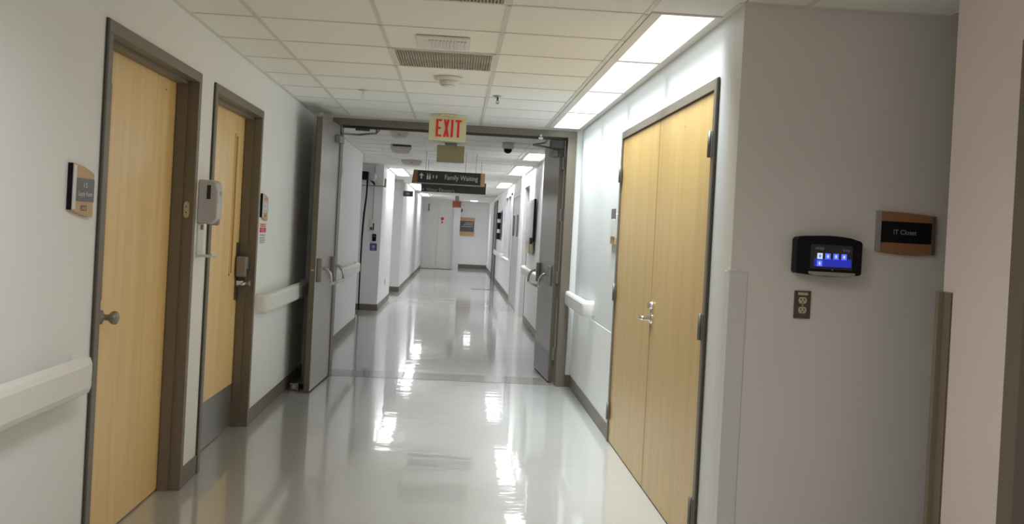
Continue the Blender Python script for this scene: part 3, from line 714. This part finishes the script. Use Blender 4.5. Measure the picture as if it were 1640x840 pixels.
return_grille(-.423, .171, TY0-2*TW+.006, TY0-TW-.006, 'slatted ceiling vent cut off by the top of the picture', 36)
df = thing('ceiling_diffuser', (-.122, 5.27, C-.02), 'white ribbed ceiling plate just before the dusty grille', 'diffuser')
box('plate', 'white', df, -.265, .02, 5.10, 5.43, C-.010, C, 0.003)
for i in range(11):
    x = -.20+i*.019
    box('rib', 'white', df, x, x+.009, 5.16, 5.37, C-.018, C-.010, 0.001, seg=1)
sm = thing('smoke_detector', (-.109, 6.50, C-.062), 'round white smoke detector on ceiling beyond dusty grille', 'smoke detector')
MB().lathe([(.098, 0), (.098, .008), (.090, .016), (.066, .020)], (-.109, 6.50, C), (0, 0, -1), 32).build('base', 'white', sm)
MB().lathe([(.060, .018), (.058, .044), (.044, .052), (.04, .058), (.01, .060)], (-.109, 6.50, C), (0, 0, -1), 32).build('sensor_head', 'white', sm)
MB().lathe([(.046, .051), (.046, .053)], (-.109, 6.50, C), (0, 0, -1), 24).build('vent_ring', 'slate', sm)
def sprinkler(x, y, label, mat):
    s = thing('sprinkler', (x, y, C-.055), label, 'sprinkler', 'ceiling sprinkler heads')
    MB().lathe([(.034, 0), (.034, .003), (.02, .007), (.008, .009)], (x, y, C), (0, 0, -1), 20).build('rose', 'steel', s)
    MB().tube([(x, y, C-.005), (x, y, C-.03)], .007, 8).tube([(x, y, C-.03), (x+.011, y, C-.04), (x, y, C-.053)], .002, 6).tube([(x, y, C-.03), (x-.011, y, C-.04), (x, y, C-.053)], .002, 6).build('head', mat, s)
    MB().lathe([(.014, 0), (.014, .002)], (x, y, C-.055), (0, 0, 1), 12).build('deflector', mat, s)
sprinkler(.250, 7.25, 'dark sprinkler head on ceiling left of the light strip', 'brownplate')
sprinkler(-.75, 7.35, 'tiny pale sprinkler head on ceiling left of exit sign', 'white')

# ------------------------------------------------------------------ exit signs
ex = thing('exit_sign', (-.127, 8.6, 2.195), 'cream exit sign with red EXIT lettering hung before the fire doors', 'exit sign')
box('housing', 'cream', ex, -.290, .036, 8.575, 8.625, 2.198, 2.412, 0.004)
box('canopy', 'cream', ex, -.195, -.055, 8.56, 8.64, 2.412, C, 0.003)
def letters():
    z0, z1 = 2.232, 2.385; h = z1-z0; s = .021; y0, y1 = 8.5725, 8.5752
    def go(m): return m.build('letter', 'red', ex)
    x = -.229; wd = .050
    e = MB().box(x, x+s, y0, y1, z0, z1)
    for z in (z0, z0+h/2-s*.42, z1-s*.85): e.box(x+s, x+(wd if z != z0+h/2-s*.42 else wd*.85), y0, y1, z, z+s*.85)
    go(e)
    x = -.163; wd = .052
    xm = MB().prism([(x, z0), (x+s, z0), (x+wd, z1), (x+wd-s, z1)], y0, y1, 'Y').prism([(x+wd-s, z0), (x+wd, z0), (x+s, z1), (x, z1)], y0-.0002, y1, 'Y'); go(xm)
    go(MB().box(-.098, -.098+s, y0, y1, z0, z1))
    x = -.062; wd = .056
    go(MB().box(x+wd/2-s/2, x+wd/2+s/2, y0, y1, z0, z1-s*.85).box(x, x+wd, y0, y1, z1-s*.85, z1))
letters()
ex2 = thing('exit_sign', (-.12, 11.5, 2.2), 'olive tan blank back of an exit sign hung beyond the doors', 'exit sign')
box('housing', 'olive', ex2, -.280, .040, 11.48, 11.53, 2.205, 2.405, 0.004)
box('canopy', 'greycase', ex2, -.19, -.05, 11.46, 11.55, 2.405, C, 0.003)
ex3 = thing('exit_sign', (-.04, 30.0, 2.07), 'tiny red exit sign near the far end of the corridor', 'exit sign')
box('housing', 'signwood_dark', ex3, -.172, .087, 29.98, 30.03, 2.075, 2.275, 0.004)
box('canopy', 'greycase', ex3, -.10, .02, 29.98, 30.03, 2.275, C, 0.003)
text('lettering', 'EXIT', (-.043, 29.979, 2.175), (1, 0, 0), (0, 0, 1), .20, .13, 'red', ex3)

# ------------------------------------------------------------------ hanging direction signs
hs = thing('hanging_sign', (-.14, 13.0, 2.012), 'long charcoal hanging sign reading Family Waiting, wood ends', 'sign', 'signs hung across the corridor')
box('panel', 'charcoal', hs, -.556, .278, 12.985, 13.015, 2.024, 2.184, 0.002)
MB().prism([(-.606, 2.186), (-.556, 2.186), (-.556, 2.012), (-.628, 2.010)], 12.975, 13.025, 'Y').build('end_cap', 'signwood_dark', hs, 0.001, 1)
box('end_cap', 'signwood', hs, .278, .336, 12.975, 13.025, 2.008, 2.184, 0.002)
box('bottom_rail', 'greycase', hs, -.556, .278, 12.98, 13.02, 2.008, 2.024, 0.001, seg=1)
yy = 12.984
text('lettering', 'Family Waiting', (.025, yy, 2.098), (1, 0, 0), (0, 0, 1), .435, .085, 'print_w', hs)
def mk(name, pts, dz=0): return MB().prism(pts, yy-.0012, yy, 'Y').build(name, 'print_w', hs)
a, z = -.502, 2.112
mk('arrow', [(a, z+.038), (a-.034, z+.002), (a-.010, z+.006), (a-.010, z-.038), (a+.010, z-.038), (a+.010, z+.006), (a+.034, z+.002)])
for a in (-.422, -.392):
    mk('figure', [(a-.010, 2.118), (a-.012, 2.072), (a-.004, 2.066), (a+.004, 2.066), (a+.012, 2.072), (a+.010, 2.118)])
    mk('figure_head', [(a+.009*math.cos(i*math.pi/5), 2.133+.009*math.sin(i*math.pi/5)) for i in range(10)])
a = -.325
mk('symbol', [(a-.028, 2.130), (a-.014, 2.122), (a-.014, 2.092), (a-.028, 2.082)])
mk('symbol', [(a+.028, 2.130), (a+.014, 2.122), (a+.014, 2.092), (a+.028, 2.082)])
for x in (-.45, .075, .215): MB().tube([(x, 13.0, 2.184), (x, 13.0, C)], .003, 6).build('hanger', 'greycase', hs)
hs2 = thing('hanging_sign', (-.08, 14.6, 1.97), 'lower charcoal hanging sign reading Visitor Elevators, partly hidden', 'sign', 'signs hung across the corridor')
box('panel', 'charcoal', hs2, -.560, .398, 14.585, 14.615, 1.962, 2.13, 0.002)
text('lettering', 'Visitor Elevators', (-.275, 14.584, 1.995), (1, 0, 0), (0, 0, 1), .42, .055, 'print_g', hs2)
MB().prism([(-.545, 1.995), (-.525, 2.012), (-.525, 1.978)], 14.583, 14.585, 'Y').build('arrow', 'print_g', hs2)
for x in (-.47, .32): MB().tube([(x, 14.6, 2.13), (x, 14.6, C)], .003, 6).build('hanger', 'greycase', hs2)

# ------------------------------------------------------------------ ceiling units beyond the doors
cd = thing('security_camera', (.525, 11.0, 2.30), 'grey ceiling camera with black dome beyond the fire doors', 'camera')
MB().lathe([(.066, 0), (.068, .05), (.060, .07), (.045, .072)], (.525, 11.0, C), (0, 0, -1), 24).build('housing', 'unit', cd)
MB().lathe([(.046, .070), (.045, .090), (.036, .108), (.02, .119), (.003, .122)], (.525, 11.0, C), (0, 0, -1), 24).build('dome', 'black', cd)
for x, y, w_, h_, lb, dk in ((-.665, 10.6, .19, .05, 'small flat grey box on ceiling behind the door header', False),
                         (-.735, 12.2, .26, .10, 'rounded grey ceiling box with dark slot, below the header box', True),
                         (-.73, 14.9, .31, .075, 'farthest rounded grey ceiling box near the hanging sign', False)):
    u = thing('ceiling_box', (x, y, C-h_), lb, 'ceiling unit', 'grey ceiling boxes')
    pts = [(x-w_/2, C), (x-w_/2, C-h_*.45), (x-w_*.40, C-h_*.9), (x-w_*.28, C-h_), (x+w_*.28, C-h_), (x+w_*.40, C-h_*.9), (x+w_/2, C-h_*.45), (x+w_/2, C)]
    MB().prism(pts, y-.1, y+.1, 'Y').build('case', 'unit', u, 0.004)
    if dk:
        box('slot', 'dark', u, x-w_*.40, x+w_*.46, y-.108, y-.099, C-.022, C-.004)
        MB().tube([(x, y-.101, C-.04), (x, y-.099, C-.04)], .006, 8).build('sensor', 'slate', u)
    else: box('indicator', 'greycase', u, x-.02, x+.02, y-.104, y-.1, C-h_*.6, C-h_*.4)

# ------------------------------------------------------------------ left alcove beyond the doors
op = thing('door_operator', (-1.5, 16.225, 2.05), 'black and grey unit with trailing cable high in left alcove', 'wall unit')
box('black_case', 'black', op, -1.63, -1.495, 16.125, 16.373, 2.165, 2.295, 0.006)
MB().lathe([(.062, 0), (.072, .02), (.070, .09), (.055, .125), (.02, .135)], (-1.496, 16.245, 2.225), (1, 0, -.12), 20).build('grey_drum', 'lavender', op)
MB().tube([(-1.46, 16.245, 2.16), (-1.42, 16.245, 2.13), (-1.395, 16.245, 2.10), (-1.395, 16.245, 2.08)], .014, 8).build('hook', 'black', op)
box('support_bar', 'greycase', op, -1.60, -1.215, 16.305, 16.335, 2.062, 2.082, 0.003)
box('bar_end', 'greycase', op, -1.235, -1.205, 16.295, 16.345, 2.055, 2.20, 0.003)
pts = [(-1.505, 16.215, 2.16), (-1.51, 16.215, 1.9), (-1.535, 16.225, 1.6), (-1.55, 16.225, 1.2), (-1.553, 16.235, .7), (-1.552, 16.245, .25), (-1.55, 16.265, .012)]
MB().tube(pts, [.014, .014, .016, .014, .012, .011, .011], 8).build('cable', 'black', op)
box('conduit', 'greycase', op, -1.41, -1.40, 16.360, 16.375, 1.50, 2.44)
ph = thing('wall_phone', (-1.415, 16.4, 1.31), 'white wall phone on the pier past the alcove', 'phone')
box('body', 'white', ph, -1.452, -1.375, 16.365, 16.4, 1.31, 1.485, 0.008)
box('handset', 'dark', ph, -1.392, -1.372, 16.345, 16.366, 1.335, 1.455, 0.006)
box('keypad', 'slate', ph, -1.442, -1.402, 16.361, 16.366, 1.34, 1.39, 0.001)
br = thing('card_reader', (-1.36, 16.4, 1.15), 'small black card reader between wall phone and blue placard', 'card reader')
box('case', 'black', br, -1.395, -1.33, 16.375, 16.4, 1.155, 1.275, 0.005)
box('lens', 'slate', br, -1.375, -1.35, 16.373, 16.376, 1.225, 1.25)
bp = thing('blue_placard', (-1.37, 16.4, .99), 'blue placard with pale symbol under the card reader', 'sign')
box('plate', 'blue', bp, -1.428, -1.312, 16.393, 16.4, .995, 1.12, 0.002)
MB().lathe([(.028, 0), (.028, .001)], (-1.37, 16.393, 1.062), (0, -1, 0), 16).build('symbol', 'print_g', bp)
box('door_plate', 'greycase', bp, -1.40, -1.34, 16.392, 16.3935, 1.005, 1.02)
ol = thing('wall_outlet', (-1.26, 17.9, .34), 'tiny outlet low on the white pier past the alcove', 'outlet')
box('plate', 'greycase', ol, -1.26, -1.254, 17.9, 17.97, .34, .455, 0.001)
box('socket', 'slate', ol, -1.254, -1.252, 17.915, 17.955, .37, .43)
ws = thing('projecting_sign', (-1.27, 21.2, 2.2), 'white projecting sign by the second left recess', 'sign')
box('panel', 'guard', ws, -1.40, -1.15, 21.18, 21.22, 2.20, 2.372, 0.004)
box('side_rim', 'white', ws, -1.40, -1.385, 21.17, 21.18, 2.20, 2.372); box('side_rim', 'white', ws, -1.165, -1.15, 21.17, 21.18, 2.20, 2.372)
MB().prism([(-1.295, 2.24), (-1.255, 2.24), (-1.262, 2.30), (-1.275, 2.325), (-1.288, 2.30)], 21.176, 21.18, 'Y').build('symbol', 'print_w', ws)
box('hanger', 'greycase', ws, -1.37, -1.36, 21.19, 21.21, 2.372, C)
ws2 = thing('projecting_sign', (-1.085, 21.2, 2.07), 'small charcoal projecting sign at corner of far left wall', 'sign')
box('panel', 'charcoal', ws2, -1.195, -.985, 21.30, 21.33, 2.075, 2.195, 0.003)
for dx in (-.03, .0, .03): box('print_mark', 'print_g', ws2, -1.10+dx-.009, -1.10+dx+.009, 21.298, 21.30, 2.11, 2.16)
box('bracket', 'greycase', ws2, -1.20, -1.19, 21.30, 21.40, 2.10, 2.17)
lw = thing('light_switch', (XL, 11.6, 2.02), 'small pale plate high on left wall beyond fire doors', 'switch')
box('plate', 'white', lw, XL, XL+.008, 11.55, 11.65, 1.98, 2.10, 0.002)
box('toggle', 'guard', lw, XL+.008, XL+.014, 11.59, 11.61, 2.02, 2.06, 0.001)

# ------------------------------------------------------------------ right side beyond the doors
nb = thing('notice_board', (XR, 14.9, 1.1), 'lilac grey notice board with olive leaflets behind right fire door', 'notice board')
box('board', 'lavender', nb, XR-.02, XR, 14.05, 15.70, 1.30, 1.925, 0.003)
box('near_rim', 'black', nb, XR-.03, XR, 14.02, 14.05, 1.30, 1.925, 0.002)
box('leaflet', 'green', nb, XR-.012, XR-.006, 14.10, 14.75, 1.11, 1.30); box('leaflet', 'ivory', nb, XR-.014, XR-.008, 14.85, 15.6, 1.12, 1.38)
box('clip', 'black', nb, XR-.04, XR-.02, 14.2, 14.5, 1.27, 1.36, 0.003)
nb.location.x -= 0.022          # hung on cleats
d6 = thing('door_6', (1.2, 16.2, 0), 'dark grey recessed door behind the notice board, white header', 'door', None, 'structure')
box('frame_head', 'white', d6, XR-.02, 1.34, 15.72, 16.72, 2.19, 2.25, 0.003)
box('frame_jamb', 'white', d6, XR-.02, 1.34, 16.66, 16.72, 0, 2.19, 0.003); box('frame_jamb', 'darkdoor', d6, XR-.005, 1.34, 15.72, 15.78, 0, 2.19, 0.003)
box('door_leaf', 'darkdoor', d6, 1.25, 1.29, 15.78, 16.66, 0.01, 2.19, 0.003)
box('pull', 'white', d6, 1.14, 1.25, 16.55, 16.60, 1.44, 1.49, 0.005)
d8 = thing('door_8', (XR, 18.5, 0), 'white panelled door before the lilac window on far right', 'door', None, 'structure')
box('frame_jamb', 'white', d8, XR-.03, XR, 17.45, 17.55, 0, 2.1, 0.003); box('frame_jamb', 'white', d8, XR-.03, XR, 19.75, 19.85, 0, 2.1, 0.003)
box('frame_head', 'white', d8, XR-.03, XR, 17.45, 19.85, 2.1, 2.2, 0.003)
for a in (17.56, 18.66):
    lf = box('door_leaf', 'lavender', d8, XR-.015, XR, a, a+1.08, .01, 2.1, 0.003); box('pull', 'greycase', lf, XR-.05, XR-.015, a+.5, a+.54, 1.35, 1.75, 0.004)
wn = thing('window_1', (XR, 21.7, .8), 'lilac framed corridor window with white sill on far right', 'window', None, 'structure')
for a in (20.55, 21.66, 22.77): box('mullion', 'lavender', wn, XR-.03, XR+.05, a, a+.08, .84, 2.25, 0.003)
box('head', 'lavender', wn, XR-.03, XR+.05, 20.55, 22.85, 2.19, 2.25, 0.003)
box('sill', 'white', wn, XR-.07, XR+.05, 20.5, 22.9, .80, .84, 0.004)
for a in (20.63, 21.74): box('pane', 'glass', wn, XR+.015, XR+.022, a, a+1.03, .84, 2.19)
bx = thing('glove_rack', (XR, 25.2, 1.2), 'narrow black wall rack seen far down the right wall', 'wall rack')
for z in (1.22, 1.48, 1.74): box('tray', 'black', bx, XR-.10, XR, 24.9, 25.6, z, z+.16, 0.004)
box('backing', 'greycase', bx, XR-.012, XR, 24.85, 25.7, 1.2, 1.95, 0.003)
bx.location.x -= 0.022          # hung on cleats
d9 = thing('door_9', (XR, 29.0, 0), 'dark brown doorway near the far end of right wall', 'door', None, 'structure')
box('frame_jamb', 'bronze', d9, XR-.03, XR, 27.9, 28.05, 0, 2.2, 0.003); box('frame_jamb', 'bronze', d9, XR-.03, XR, 30.05, 30.2, 0, 2.2, 0.003)
box('frame_head', 'bronze', d9, XR-.03, XR, 27.9, 30.2, 2.2, 2.3, 0.003)
box('door_leaf', 'darkdoor', d9, XR-.012, XR, 28.05, 30.05, .01, 2.2, 0.003)

# ------------------------------------------------------------------ far end
d5 = thing('door_5', (-.66, 34.1, 0), 'plain grey double doors closing the far end of the corridor', 'door', None, 'structure')
box('frame_head', 'greydoor', d5, -1.20, -.13, 34.05, 34.2, 2.28, 2.44, 0.003)
for a, b in ((-1.198, -.665), (-.660, -.132)):
    lf = box('door_leaf', 'greydoor', d5, a, b, 34.06, 34.11, .01, 2.28, 0.003)
    if a > -1: 
        MB().lathe([(.06, 0), (.06, .002)], (-.52, 34.06, 1.75), (0, -1, 0), 16).build('warning_disc', 'red', lf)
        box('warning_text', 'red', lf, -.56, -.49, 34.057, 34.06, 1.60, 1.655)
    else: box('closer', 'darkdoor', lf, -1.02, -.985, 34.0, 34.06, 2.0, 2.25, 0.003)
es = thing('end_sign', (.35, 36.0, 1.19), 'large wood and grey sign on the far end wall', 'sign')
box('panel', 'slate', es, .10, .625, 35.96, 36.0, 1.34, 1.73, 0.003)
box('top_band', 'signwood', es, .10, .64, 35.955, 36.0, 1.73, 1.86, 0.003); box('bottom_band', 'signwood', es, .10, .64, 35.955, 36.0, 1.19, 1.34, 0.003)
for i, z in enumerate((1.66, 1.60, 1.53)): box('print_line', 'print_g', es, .30-.06*i, .58, 35.957, 35.96, z-.015, z+.015)
cc = thing('wall_camera', (.16, 36.0, 2.08), 'small dark camera on end wall above the large sign', 'camera')
box('body', 'dark', cc, .13, .17, 35.9, 35.98, 2.05, 2.17, 0.004); box('mount', 'greycase', cc, .14, .16, 35.98, 36.0, 2.1, 2.14)
